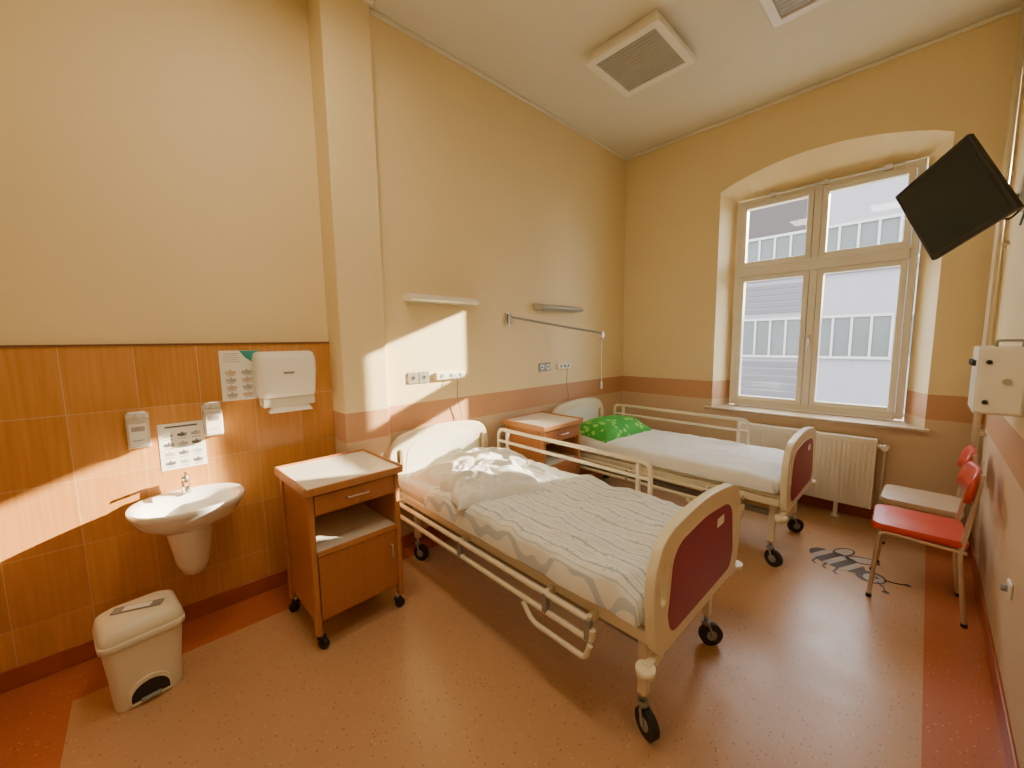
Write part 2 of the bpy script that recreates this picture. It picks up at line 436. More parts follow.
# skirtings
bl = G('baseboard_left')
box(bl, 'skirt_alcove', XT, XT+0.022, YB, 0.94, 0, 0.10, M['skirt'], 0.004)
box(bl, 'skirt_return', XT, XP+0.01, 0.94, 0.955, 0, 0.10, M['skirt'], 0.004)
box(bl, 'skirt_pilaster', XP, XP+0.012, 0.955, 1.28, 0, 0.10, M['skirt'], 0.004)
box(bl, 'skirt_main', XL, XL+0.012, 1.28, YF, 0, 0.10, M['skirt'], 0.004)
box(None, 'baseboard_far', XL+0.012, XR-0.012, YF-0.012, YF, 0, 0.10, M['skirt'], 0.004)
box(None, 'baseboard_right', XR-0.012, XR, YB, YF, 0, 0.10, M['skirt'], 0.004)

# ------------------------------------------------------------------ window
w = G('window_1')
fy0, fy1 = WY-0.03, WY+0.05
cxm = (WX0+WX1)/2
def fr(nm, x0, x1, z0, z1, y0=fy0, y1=fy1, bv=0.006): box(w, nm, x0, x1, y0, y1, z0, z1, M['frame'], bv)
fr('frame_l', WX0, WX0+0.05, WZ0, WZ1); fr('frame_r', WX1-0.05, WX1, WZ0, WZ1)
fr('frame_top', WX0+0.05, WX1-0.05, WZ1-0.05, WZ1); fr('frame_bottom', WX0+0.05, WX1-0.05, WZ0-0.01, WZ0+0.05)
fr('transom', WX0+0.05, WX1-0.05, 2.24, 2.34, fy0-0.03); fr('transom_lip', WX0+0.03, WX1-0.03, 2.325, 2.35, fy0-0.05, fy0)
fr('mullion_low', cxm-0.03, cxm+0.03, WZ0+0.05, 2.24, fy0-0.012); fr('mullion_high', cxm-0.03, cxm+0.03, 2.34, WZ1-0.05, fy0-0.012)
k = 0
for (x0, x1) in ((WX0+0.05, cxm-0.03), (cxm+0.03, WX1-0.05)):
    for (z0, z1) in ((WZ0+0.05, 2.24), (2.34, WZ1-0.05)):
        k += 1; s = 0.05
        a, b_ = fy0-0.02, fy1-0.03
        fr(f'sash{k}_l', x0+.003, x0+s, z0+.003, z1-.003, a, b_); fr(f'sash{k}_r', x1-s, x1-.003, z0+.003, z1-.003, a, b_)
        fr(f'sash{k}_t', x0+s, x1-s, z1-s, z1-.003, a, b_); fr(f'sash{k}_b', x0+s, x1-s, z0+.003, z0+s, a, b_)
        box(w, f'glass{k}', x0+s-0.005, x1-s+0.005, WY, WY+0.004, z0+s-0.005, z1-s+0.005, M['glass'])
box(w, 'handle_plate', cxm-0.013, cxm+0.013, fy0-0.03, fy0-0.018, 1.50, 1.62, M['alu'], 0.003)
tube(w, 'handle', [(cxm, fy0-0.02, 1.58), (cxm, fy0-0.06, 1.58), (cxm, fy0-0.06, 1.46)], 0.008, M['alu'], 0.01)
tube(w, 'opener_rod', [(WX0+0.25, fy0-0.03, WZ1-0.01), (WX1-0.12, fy0-0.03, WZ1-0.01)], 0.009, M['alu'])
for i in range(3):
    x = WX0+0.3+i*0.42; box(w, f'opener_bracket_{i}', x, x+0.05, fy0-0.05, fy0, WZ1-0.03, WZ1+0.01, M['alu'], 0.004)
box(None, 'window_sill', -1.66, 0.05, YF-0.06, WY-0.03, 0.825, 0.853, M['sillm'], 0.006)

# ------------------------------------------------------------------ exterior
eb = G('apartment_building', (0, 26, 0))
box(eb, 'facade', -26, 18, 0, 8, -5, 9.75, M['facade'])
box(eb, 'eave', -26, 18, -0.35, 0, 9.6, 9.85, M['facade2'])
box(eb, 'dark_attic_cladding', -26, -4.9, -0.12, 0, 7.2, 9.6, M['roof'])
box(eb, 'ledge', -26, 18, -0.15, 0, 4.75, 4.9, M['facade2'])
for r, (z0, z1) in enumerate(((-4, -2), (0.56, 2.6), (5.2, 7.1))):
    x = -25.2
    while x < 16:
        wd = 2.95
        box(eb, f'win{r}_{int(x*10)}', x, x+wd, -0.02, 0.01, z0, z1, M['extglass'])
        for q_ in range(5):
            xx = x+wd*q_/4; box(eb, 'mull', xx-0.05, xx+0.05, -0.10, -0.02, z0, z1, M['extframe'])
        box(eb, 'trim', x-0.05, x+wd+0.05, -0.12, -0.02, z1-0.06, z1+0.08, M['extframe'])
        box(eb, 'trim', x-0.05, x+wd+0.05, -0.16, -0.02, z0-0.1, z0+0.03, M['extframe'])
        x += 3.5
for i in range(5):
    box(eb, 'louvre', -9.5, -4.5, -0.09, 0, 2.95+i*0.33, 3.18+i*0.33, M['facade2'])
for i in range(7):
    box(eb, 'louvre_low', -9.5, -4.5, -0.09, 0, -2.6+i*0.42, -2.3+i*0.42, M['facade2'])
box(None, 'ground', -60, 60, 5.2, 80, -5.1, -5.0, M['ground'])

# ------------------------------------------------------------------ casters
def caster(g, nm, x, y, r, top, rz=0.0, wm='black', fm='grey', wdt=0.03):
    d = Vector((math.cos(rz), math.sin(rz), 0)); n = Vector((-d.y, d.x, 0))
    off = d*r*0.45; c = Vector((x, y, r))+off
    cyl(g, nm+'_wheel', c-n*wdt/2, c+n*wdt/2, r, M[wm], seg=28)
    cyl(g, nm+'_hub', c-n*(wdt/2+0.004), c+n*(wdt/2+0.004), r*0.45, M[fm], seg=18)
    for s in (-1, 1):
        a = c+n*s*(wdt/2+0.008)
        tube(g, nm+f'_fork{s}', [a, a-off*0.6+Vector((0, 0, r*0.9)), Vector((x, y, r*2.15))+n*s*0.004], 0.006, M[fm])
    cyl(g, nm+'_cap', (x, y, r*2.0), (x, y, r*2.3), 0.022, M[fm])
    cyl(g, nm+'_stem', (x, y, r*2.2), (x, y, top), 0.011, M['alu'])

# ------------------------------------------------------------------ hospital beds
def board_outline(w_, z0, z1):
    P = []
    hw = w_/2
    P += [(-hw+0.06, z0), (hw-0.06, z0), (hw-0.02, z0+0.05), (hw, z0+0.2), (hw, z1-0.16), (hw-0.05, z1-0.065)]
    for k in range(9):
        t = k/8; x = (hw-0.12)*(1-2*t); P.append((x, z1-0.03+0.03*math.cos(t*math.pi-math.pi/2)))
    P += [(-hw+0.05, z1-0.065), (-hw, z1-0.16), (-hw, z0+0.2), (-hw+0.02, z0+0.05)]
    P = [Vector((a, b_, 0)) for a, b_ in P]
    return [(p.x, p.y) for p in fillet(P, 0.05, 4, True)]

def bed(loc, L=2.05):
    g = G('hospital_bed', loc)
    W = 0.91
    for nm, x, z1 in (('headboard', 0.02, 0.95), ('footboard', L-0.02, 0.92)):
        z0 = 0.43
        out = board_outline(W, z0, z1)
        slots = []
        for s in (-1, 1):
            slots.append([(s*0.385+a, z1-0.215+b_) for a, b_ in rr(0.052, 0.17, 0.025)])
        shape(g, nm, [out]+slots, 0.02, M['cream'], at_x(x), 0.005)
        pan = [Vector(p+(0,)) for p in ((-0.32, z0+0.05), (0.32, z0+0.05), (0.35, z0+0.14), (0.34, z1-0.31), (0.315, z1-0.14), (0.25, z1-0.095), (0, z1-0.075), (-0.25, z1-0.095), (-0.315, z1-0.14), (-0.34, z1-0.31), (-0.35, z0+0.14))]
        pan = [(p.x, p.y) for p in fillet(pan, 0.06, 4, True)]
        shape(g, nm+'_panel', [pan], 0.0225, M['maroon'] if nm == 'footboard' else M['creamp'], at_x(x), 0.002)
    box(g, 'label', L+0.003, L+0.0045, 0.12, 0.20, 0.75, 0.79, M['paper'])
    # frame
    for s in (-1, 1):
        box(g, f'side_rail{s}', 0.045, L-0.045, s*0.40-0.02, s*0.40+0.02, 0.46, 0.515, M['creammetal'], 0.008)
    for i, x in enumerate((0.08, 0.5, 0.95, 1.4, L-0.11)):
        box(g, f'cross{i}', x, x+0.04, -0.38, 0.38, 0.465, 0.505, M['creammetal'], 0.004)
    # lower chassis and legs
    for x in (0.16, L-0.10):
        for s in (-1, 1):
            box(g, 'leg', x-0.02, x+0.02, s*0.33-0.02, s*0.33+0.02, 0.17, 0.47, M['creammetal'], 0.006)
            caster(g, f'caster{x:.1f}{s}', x, s*0.33, 0.058, 0.2, 0.6*s+(1.0 if x < 1 else 0.2))
        box(g, 'end_beam', x-0.018, x+0.018, -0.31, 0.31, 0.33, 0.37, M['creammetal'], 0.005)
    for s in (-1, 1):
        box(g, 'chassis', 0.18, L-0.12, s*0.27-0.018, s*0.27+0.018, 0.33, 0.37, M['grey'], 0.005)
        tube(g, 'lift_arm', [(0.45, s*0.2, 0.35), (0.75, s*0.2, 0.48)], 0.014, M['creammetal'])
        tube(g, 'lift_arm_b', [(L-0.55, s*0.2, 0.35), (L-0.25, s*0.2, 0.48)], 0.014, M['creammetal'])
    cyl(g, 'actuator', (0.7, 0, 0.40), (1.3, 0, 0.45), 0.028, M['grey'])
    # foot bumpers
    for s in (-1, 1):
        for x in (0.03, L-0.02):
            ya, yb = sorted((s*0.36, s*0.47))
            box(g, 'bumper_arm', x-0.015, x+0.015, ya, yb, 0.40, 0.43, M['creammetal'], 0.004)
            cyl(g, 'bumper_disc', (x, s*0.475, 0.395), (x, s*0.475, 0.425), 0.035, M['cream'], seg=24)
    # lying platform and mattress
    box(g, 'platform', 0.05, L-0.05, -0.40, 0.40, 0.515, 0.535, M['creammetal'], 0.005)
    box(g, 'mattress', 0.05, L-0.05, -0.42, 0.42, 0.535, 0.64, M['sheet'], 0.035, 4)
    # far raised rail (+y)
    y = 0.455
    tube(g, 'guard_rail_up', [(0.19, y, 0.47), (0.19, y, 0.86), (1.56, y, 0.86), (1.56, y, 0.47)], 0.014, M['creammetal'], 0.06)
    tube(g, 'guard_rail_up_mid', [(0.19, y, 0.76), (1.56, y, 0.76)], 0.012, M['creammetal'])
    for x in (0.30, 1.48):
        box(g, 'guard_post', x-0.012, x+0.012, y-0.012, y+0.012, 0.44, 0.86, M['creammetal'], 0.004)
    for x in (0.19, 1.56):
        tube(g, 'guard_foot', [(x, 0.40, 0.48), (x, y, 0.48)], 0.012, M['creammetal'])
    # near lowered rail (-y)
    y = -0.475
    tube(g, 'guard_low_top', [(0.12, y, 0.475), (1.78, y, 0.475)], 0.014, M['creammetal'])
    tube(g, 'guard_low', [(0.12, y, 0.44), (0.12, y, 0.39), (1.80, y, 0.39), (1.80, y, 0.44)], 0.014, M['creammetal'], 0.03)
    tube(g, 'guard_low_handle', [(1.42, y-0.015, 0.38), (1.48, y-0.015, 0.31), (1.78, y-0.015, 0.31), (1.80, y-0.015, 0.38)], 0.012, M['creammetal'], 0.04)
    for i, x in enumerate((0.14, 0.9, 1.55, 1.78)):
        box(g, f'guard_bracket{i}', x-0.012, x+0.012, y, -0.39, 0.455, 0.49, M['creammetal'], 0.004)
        box(g, f'guard_clip{i}', x-0.014, x+0.014, y-0.014, y+0.014, 0.385, 0.48, M['grey'], 0.004)
    return g

b1 = bed((-2.65, 1.70, 0))
soft(b1, 'duvet', 1.24, -0.005, 0.60, 1.50, 0.93, 0.085, 14, 0.019, 6.0, 3.1, M['duvet'], 130, 100, 0, drop=0.05)
soft(b1, 'crumpled_blanket', 0.42, 0.04, 0.635, 0.60, 0.80, 0.13, 3.2, 0.036, 5.5, 7.7, M['sheet'], 90, 90, 0.08)
soft(b1, 'pillow', 0.80, -0.16, 0.675, 0.46, 0.58, 0.13, 2.6, 0.036, 7, 2.2, M['sheet'], 90, 90, -0.30)
b2 = bed((-2.62, 3.45, 0))
soft(b2, 'sheet', 1.03, 0.0, 0.585, 1.90, 0.90, 0.075, 16, 0.008, 5, 12.1, M['sheet'], 110, 70, 0, drop=0.03)
soft(b2, 'green_pillow', 0.44, -0.02, 0.655, 0.50, 0.74, 0.15, 2.8, 0.018, 5, 5.5, M['green'], 60, 60, -0.12)

# ------------------------------------------------------------------ bedside cabinets (front +x)
def cabinet(loc, rz=0):
    g = G('bedside_cabinet', loc, rz)
    d, wd, H = 0.24, 0.25, 0.88
    for sx in (-1, 1):
        for sy in (-1, 1):
            box(g, 'post', sx*(d-0.02)-0.02, sx*(d-0.02)+0.02, sy*(wd-0.015)-0.015, sy*(wd-0.015)+0.015, 0.085, H-0.03, M['wood'], 0.008)
            caster(g, f'caster{sx}{sy}', sx*(d-0.03), sy*(wd-0.03), 0.028, 0.09, 0.5*sy+sx, 'black', 'black', 0.022)
    for sy in (-1, 1):
        box(g, 'side_panel', -d+0.04, d-0.04, sy*(wd-0.018)-0.008, sy*(wd-0.018)+0.008, 0.15, H-0.03, M['woodd'])
    box(g, 'back_panel', -d+0.01, -d+0.022, -wd+0.03, wd-0.03, 0.15, H-0.03, M['woodd'])
    box(g, 'bottom', -d+0.022, d-0.02, -wd+0.03, wd-0.03, 0.15, 0.168, M['wood'])
    box(g, 'shelf', -d+0.022, d-0.005, -wd+0.03, wd-0.03, 0.515, 0.535, M['lam'])
    box(g, 'shelf_lip', d-0.008, d+0.002, -wd+0.03, wd-0.03, 0.512, 0.54, M['wood'], 0.002)
    box(g, 'drawer_bottom', -d+0.022, d-0.02, -wd+0.03, wd-0.03, 0.725, 0.738, M['wood'])
    box(g, 'drawer_front', d-0.02, d-0.002, -wd+0.033, wd-0.033, 0.735, 0.835, M['woodd'], 0.003)
    tube(g, 'drawer_handle', [(d, -0.06, 0.79), (d+0.022, -0.055, 0.79), (d+0.022, 0.055, 0.79), (d, 0.06, 0.79)], 0.005, M['alu'], 0.01)
    box(g, 'door', d-0.02, d-0.002, -wd+0.033, wd-0.033, 0.17, 0.508, M['woodd'], 0.003)
    tube(g, 'door_handle', [(d, wd-0.07, 0.43), (d+0.02, wd-0.07, 0.43), (d+0.02, wd-0.07, 0.36), (d, wd-0.07, 0.36)], 0.005, M['alu'], 0.01)
    shape(g, 'top', [rr(2*d+0.03, 2*wd+0.03, 0.02)], 0.012, M['lam'], at_z(H-0.012), 0.003)
    box(g, 'top_rim_f', d+0.004, d+0.02, -wd-0.015, wd+0.015, H-0.035, H+0.004, M['wood'], 0.004)
    for sy in (-1, 1):
        box(g, 'top_rim', -d-0.015, d+0.018, sy*(wd+0.012)-0.007, sy*(wd+0.012)+0.007, H-0.035, H+0.012, M['wood'], 0.004)
    box(g, 'top_rim_b', -d-0.02, -d-0.006, -wd-0.015, wd+0.015, H-0.035, H+0.012, M['wood'], 0.004)
    return g
cabinet((-2.31, 0.78, 0), 0.03)
cabinet((-2.38, 2.62, 0))

# ------------------------------------------------------------------ sink
sk = G('sink', (XT+0.013, 0.12, 0))
def dring(sx, sy, z, cx=0.215, n=48, p=2.3, a=0.225, b_=0.245):
    out = []
    for i in range(n):
        t = 2*math.pi*i/n; c, s = math.cos(t), math.sin(t)
        x = cx+a*sx*abs(c)**(2/p)*(1 if c >= 0 else -1); y = b_*sy*abs(s)**(2/p)*(1 if s >= 0 else -1)
        out.append((max(x, 0.0), y, z))
    return out
rings = [dring(.40, .36, .625, .15), dring(.62, .58, .645, .17), dring(.86, .84, .70, .2), dring(.97, .97, .76), dring(1, 1, .775), dring(.985, .985, .788),
         dring(.93, .94, .79), dring(.80, .86, .778, .245, p=2.1), dring(.70, .78, .74, .25, p=2.1), dring(.52, .60, .685, .25, p=2), dring(.25, .28, .66, .25, p=2), dring(.07, .07, .655, .25, p=2)]
loft(sk, 'basin', rings, M['ceramic'])
cyl(sk, 'drain', (0.25, 0, 0.654), (0.25, 0, 0.66), 0.02, M['chrome'])
def pring(wx, wy, z):
    return [(max(0.0, wx*abs(math.cos(t))**0.8*(1 if math.cos(t) > 0 else -1)), wy*math.sin(t), z) for t in [2*math.pi*i/32 for i in range(32)]]
loft(sk, 'half_pedestal', [pring(.26, .12, .68), pring(.25, .112, .60), pring(.22, .098, .50), pring(.19, .083, .40), pring(.165, .07, .345), pring(.12, .05, .33)], M['ceramic'])
cyl(sk, 'tap_base', (0.07, 0, 0.785), (0.07, 0, 0.855), 0.022, M['chrome'], 0.019)
tube(sk, 'tap_spout', [(0.07, 0, 0.835), (0.12, 0, 0.855), (0.18, 0, 0.842)], 0.011, M['chrome'])
cyl(sk, 'tap_neck', (0.07, 0, 0.855), (0.07, 0, 0.88), 0.018, M['chrome'])
tube(sk, 'tap_lever', [(0.065, 0, 0.88), (0.09, 0.0, 0.895), (0.14, 0, 0.91)], 0.007, M['chrome'])

# ------------------------------------------------------------------ dispensers & posters on the tiles
X0 = XT+0.0125
pd = G('paper_towel_dispenser', (X0, 0.66, 1.21))
loft(pd, 'case', [[(max(0, x), y, z) for x, y in rr(dp*2, ww, r, 0, 0)] for dp, ww, r, z in
     ((.115, .30, .02, .06), (.125, .315, .03, .08), (.135, .335, .035, .22), (.13, .335, .035, .30), (.115, .315, .03, .335), (.09, .28, .02, .345))], M['plastic'])
box(pd, 'lower_tray', 0.0, 0.11, -0.15, 0.15, 0.0, 0.062, M['clear'], 0.012)
box(pd, 'logo', 0.128, 0.138, -0.03, 0.03, 0.205, 0.22, M['grey'], 0.002)
soft(pd, 'paper', 0.07, 0.01, -0.035, 0.06, 0.24, 0.05, 4, 0.012, 12, 4.0, M['paper'], 20, 40)
for i, (yy, zz) in enumerate(((-0.044, 1.06), (0.27, 1.07))):
    g = G('soap_dispenser', (X0, yy, zz))
    box(g, 'wall_plate', 0.0, 0.012, -0.045, 0.045, 0.0, 0.19, M['plastic'], 0.003)
    box(g, 'bottle', 0.014, 0.075, -0.045, 0.045, 0.01, 0.165, M['clear'], 0.014, 3)
    box(g, 'label', 0.0755, 0.077, -0.034, 0.034, 0.025, 0.14, M['paper'])
    box(g, 'label_text', 0.0772, 0.0778, -0.026, 0.026, 0.10, 0.125, M['inkg'])
    box(g, 'label_text_b', 0.0772, 0.0778, -0.026, 0.02, 0.05, 0.055, M['inkg'])
    cyl(g, 'cap', (0.042, 0, 0.163), (0.042, 0, 0.178), 0.016, M['plastic'])
    tube(g, 'pump', [(0.042, 0, 0.175), (0.042, 0, 0.197), (0.10, 0, 0.195)], 0.006, M['plastic'], 0.01)
    tube(g, 'lever', [(0.006, 0.04, 0.185), (0.09, 0.035, 0.205), (0.09, -0.035, 0.205), (0.006, -0.04, 0.185)], 0.004, M['chrome'], 0.015)
p1 = G('hygiene_poster', (X0, 0.33, 1.265))
box(p1, 'sheet', 0, 0.002, 0, 0.20, 0, 0.30, M['paper'])
shape(p1, 'corner', [[(0.10, 0.299), (0.199, 0.299), (0.199, 0.21), (0.17, 0.225), (0.13, 0.255)]], 0.0003, M['teal'], at_x(0.0026))
for r in range(5):
    box(p1, 'text_line', 0.002, 0.0026, 0.02, 0.10-0.01*(r % 2), 0.28-r*0.012, 0.283-r*0.012, M['inkg'])
def hand_pic(par, cy_, cz_, s, m_, flip=1):
    # small drawing of a hand: palm with fingers
    pts = [(-1, -.4), (-.2, -.6), (.2, -.55), (1, -.5), (1, -.3), (.35, -.25), (1.1, -.15), (1.1, .05), (.35, .05), (1, .2), (1, .38), (.3, .3), (.1, .75), (-.1, .7), (-.2, .35), (-1, .3)]
    shape(par, 'pict', [[(cy_+a*s*flip, cz_+b_*s) for a, b_ in pts]], 0.0003, m_, at_x(0.0026))
for r in range(4):
    for c in range(2):
        hand_pic(p1, 0.05+c*0.08, 0.035+r*0.045, 0.026, M['skin'] if (r+c) % 2 else M['inkg'], 1 if c else -1)
        box(p1, 'caption', 0.002, 0.0026, 0.03+c*0.08, 0.07+c*0.08, 0.014+r*0.045, 0.017+r*0.045, M['ink'])
p2 = G('handwash_poster', (X0, 0.03, 0.91))
box(p2, 'sheet', 0, 0.002, 0, 0.20, 0, 0.26, M['paper'])
box(p2, 'heading', 0.002, 0.0026, 0.03, 0.17, 0.235, 0.245, M['ink'])
for r in range(4):
    for c in range(3):
        hand_pic(p2, 0.04+c*0.06, 0.038+r*0.052, 0.021, M['ink'] if (r+c) % 2 == 0 else M['inkg'], 1 if (r+c) % 3 else -1)
        box(p2, 'caption', 0.002, 0.0026, 0.022+c*0.06, 0.058+c*0.06, 0.014+r*0.052, 0.017+r*0.052, M['ink'])

# ------------------------------------------------------------------ pedal bin
bn = G('pedal_bin', (-2.435, -0.11, 0), 0.12)
def bring(wx, wy, z, r=0.045): return [(x, y, z) for x, y in rr(wx, wy, r)]
loft(bn, 'body', [bring(.22, .23, 0), bring(.225, .235, .02), bring(.235, .25, .15), bring(.25, .275, .30)], M['bin'])
loft(bn, 'rim', [bring(.26, .285, .295), bring(.268, .293, .30), bring(.27, .295, .325), bring(.262, .287, .33)], M['bin'])
loft(bn, 'lid', [bring(.262, .287, .331), bring(.262, .287, .345), bring(.245, .27, .375, .05), bring(.20, .225, .392, .05), bring(.10, .12, .397, .04)], M['bin'])
arch = [(-0.065, 0.012)]+[(0.065*math.cos(math.pi-k*math.pi/12), 0.045+0.06*math.sin(k*math.pi/12)) for k in range(13)]+[(0.065, 0.012)]
shape(bn, 'pedal_recess', [arch], 0.004, M['black'], lambda a, b_, c: (0.1135+c+b_*0.045, a, b_))
arch2 = [(a*1.12, 0.008+b_*1.1) for a, b_ in arch]
shape(bn, 'recess_rim', [arch2, arch[::-1]], 0.007, M['bin'], lambda a, b_, c: (0.1135+c+b_*0.045, a, b_))
box(bn, 'pedal', 0.09, 0.135, -0.035, 0.035, 0.018, 0.03, M['grey'], 0.005)
cl = G('plastic_wrapper', (-2.435, -0.11, 0.3975), -0.35)
box(cl, 'wrapper', -0.025, 0.025, -0.09, 0.09, 0.0, 0.005, M['grey'], 0.002)
box(cl, 'label', -0.018, 0.018, -0.05, 0.05, 0.0052, 0.006, M['paper'])

# ------------------------------------------------------------------ chairs (face -x)
def chair(loc, seatm, backm, rz=0):
    g = G('chair', loc, rz)
    sz = 0.45
    for s in (-1, 1):
        y = s*0.18
        tube(g, f'front_leg{s}', [(-0.19, y*1.05, 0.0), (-0.165, y, sz-0.02), (0.18, y, sz-0.035)], 0.011, M['tube'], 0.04)
        tube(g, f'rear_leg{s}', [(0.20, y*1.02, 0.0), (0.155, y, sz-0.05), (0.17, y, 0.52), (0.205, y*0.95, 0.86)], 0.011, M['tube'], 0.08)
        tube(g, f'foot{s}', [(-0.19, y*1.05, 0.0), (-0.189, y*1.05, 0.02)], 0.014, M['black'])
        tube(g, f'foot_r{s}', [(0.20, y*1.02, 0.0), (0.198, y*1.02, 0.02)], 0.014, M['black'])
    tube(g, 'cross_front', [(-0.16, -0.18, sz-0.03), (-0.16, 0.18, sz-0.03)], 0.009, M['tube'])
    tube(g, 'cross_rear', [(0.165, -0.18, sz-0.04), (0.165, 0.18, sz-0.04)], 0.009, M['tube'])
    loft(g, 'seat', [[(x-0.01, y, z) for x, y in rr(a, b_, 0.05)] for a, b_, z in ((.36, .36, sz-0.018), (.39, .39, sz-0.008), (.395, .395, sz+0.012), (.38, .38, sz+0.028), (.30, .30, sz+0.034))], seatm)
    # curved backrest
    bm = bmesh.new(); n = 14
    sec = [(0.012, 0.0), (0.016, 0.06), (0.012, 0.15), (0.0, 0.17), (-0.012, 0.15), (-0.016, 0.06), (-0.012, 0.0)]
    R = []
    for i in range(n+1):
        t = i/n*2-1; y = t*0.20; cx = 0.185-0.03*t*t
        k = 1-0.25*abs(t)**6
        R.append([bm.verts.new((cx+sx+zz*0.12, y, 0.70+zz*k)) for sx, zz in sec])
    for a, b_ in zip(R, R[1:]):
        for i in range(len(sec)): bm.faces.new((a[i], a[(i+1) % len(sec)], b_[(i+1) % len(sec)], b_[i]))
    bm.faces.new(R[0]); bm.faces.new(R[-1][::-1]); bmesh.ops.recalc_face_normals(bm, faces=bm.faces)
    from_bm(bm, 'backrest', g, backm, True)
    return g
chair((0.035, 3.34, 0), M['red'], M['red'], 0.03)
chair((0.045, 3.86, 0), M['beige'], M['red'], -0.02)

# ------------------------------------------------------------------ radiator
rd = G('radiator', (0, 4.42, 0))
x0, x1, z0, z1 = -1.27, -0.24, 0.14, 0.74
box(rd, 'panel_back', x0+0.01, x1-0.01, 0.03, 0.045, z0+0.02, z1-0.02, M['rad'])
box(rd, 'panel_front', x0, x1, -0.05, -0.04, z0, z1-0.01, M['rad'], 0.004)
n = 30
for i in range(n):
    x = x0+0.03+(x1-x0-0.06)*i/(n-1); box(rd, f'rib{i}', x-0.008, x+0.008, -0.058, -0.05, z0+0.03, z1-0.04, M['rad'], 0.003)
box(rd, 'grille', x0, x1, -0.05, 0.045, z1-0.012, z1, M['rad'], 0.003)
for s, x in ((0, x0), (1, x1-0.006)): box(rd, f'side{s}', x, x+0.006, -0.045, 0.045, z0, z1-0.01, M['rad'])
for x in (x0+0.15, x1-0.25):
    box(rd, 'foot', x, x+0.03, -0.02, 0.01, 0.0, z0+0.02, M['rad'], 0.004)
    box(rd, 'foot_plate', x-0.015, x+0.045, -0.04, 0.03, 0.0, 0.008, M['rad'], 0.002)
cyl(rd, 'valve', (x1, 0, z1-0.06), (x1+0.06, 0, z1-0.06), 0.018, M['plastic'])
cyl(rd, 'valve_head', (x1+0.05, 0, z1-0.06), (x1+0.05, -0.07, z1-0.06), 0.022, M['plastic'])
tube(rd, 'feed', [(x1+0.045, 0, z1-0.06), (x1+0.045, 0.06, z1-0.06), (x1+0.045, 0.06, 0.16), (0.26, 0.06, 0.16)], 0.009, M['pipe'], 0.02)

# ------------------------------------------------------------------ wall lamps, sockets, swing arm
for i, (y0, y1) in enumerate(((1.46, 2.07), (2.86, 3.50))):
    g = G('wall_lamp', (XL, (y0+y1)/2, 1.93)); L_ = (y1-y0)/2
    pr = [(0, -0.02), (0.10, -0.028), (0.125, -0.015), (0.125, 0.0), (0.06, 0.028), (0, 0.035)]
    bm = bmesh.new(); a = [bm.verts.new((p, -L_, q)) for p, q in pr]; b_ = [bm.verts.new((p, L_, q)) for p, q in pr]
    for k in range(6): bm.faces.new((a[k], a[(k+1) % 6], b_[(k+1) % 6], b_[k]))
    bm.faces.new(a); bm.faces.new(b_[::-1]); bmesh.ops.recalc_face_normals(bm, faces=bm.faces)
    from_bm(bm, 'housing', g, M['plastic'] if i == 0 else M['diff2'])
    for s in (-1, 1):
        ya, yb = sorted((s*(L_+0.001), s*(L_+0.007)))
        shape(g, f'endcap{s}', [[(p*1.02, q*1.03) for p, q in pr]], 0.003, M['plastic'] if i == 0 else M['diff2'], lambda a_, b__, c_, yy=(ya+yb)/2: (a_, yy+c_, b__))
    box(g, 'lens', 0.01, 0.1, -L_+0.02, L_-0.02, -0.034, -0.029, M['diff2'], 0.002)
k = 0
for y in (1.505, 1.60, 2.97, 3.06):
    k += 1; g = G('wall_socket', (XL, y, 1.327))
    shape(g, 'plate', [rr(0.085, 0.085, 0.008)], 0.005, M['grey'], at_x(0.005), 0.002)
    cyl(g, 'well', (0.008, 0, 0), (0.0125, 0, 0), 0.022, M['alu'])
    cyl(g, 'well_in', (0.0125, 0, 0), (0.0135, 0, 0), 0.013, M['black'])
for y0, y1 in ((1.70, 1.98), (3.20, 3.42)):
    g = G('nurse_call_panel', (XL, (y0+y1)/2, 1.325)); h = (y1-y0)/2
    box(g, 'housing', 0, 0.03, -h, h, -0.03, 0.03, M['plastic'], 0.006)
    for j in range(3):
        c = -h+0.05+j*(2*h-0.1)/2
        cyl(g, f'outlet{j}', (0.03, c, 0), (0.033, c, 0), 0.016, M['grey'])
    tube(g, 'cord', [(0.03, h-0.1, 0.0), (0.06, h-0.1, -0.03), (0.035, h-0.09, -0.18), (0.03, h-0.04, -0.36), (0.045, h-0.07, -0.5)], 0.0035, M['grey'], 0.03)
sa = G('swing_arm_rail', (XL, 2.5, 1.80))
box(sa, 'wall_plate', 0, 0.015, -0.03, 0.03, -0.06, 0.06, M['alu'], 0.004)
cyl(sa, 'pivot', (0.035, 0, -0.05), (0.035, 0, 0.05), 0.014, M['alu'])
e = (0.40, 0.95, -0.135)
tube(sa, 'arm', [(0.035, 0, 0.02), e], 0.011, M['grey'])
box(sa, 'hook_plate', e[0]-0.02, e[0]+0.02, e[1]-0.02, e[1]+0.02, e[2]-0.05, e[2]+0.015, M['alu'], 0.004)
tube(sa, 'cord', [e, (e[0], e[1], e[2]-0.30), (e[0]+0.01, e[1]-0.01, e[2]-0.50)], 0.004, M['plastic'])
cyl(sa, 'pull', (e[0]+0.01, e[1]-0.01, e[2]-0.50), (e[0]+0.01, e[1]-0.01, e[2]-0.57), 0.011, M['plastic'])
tube(sa, 'cord_b', [(e[0], e[1]-0.015, e[2]-0.04), (e[0]-0.03, e[1]+0.06, e[2]-0.12), (e[0]-0.02, e[1]+0.02, e[2]-0.2)], 0.003, M['alu'], 0.03)

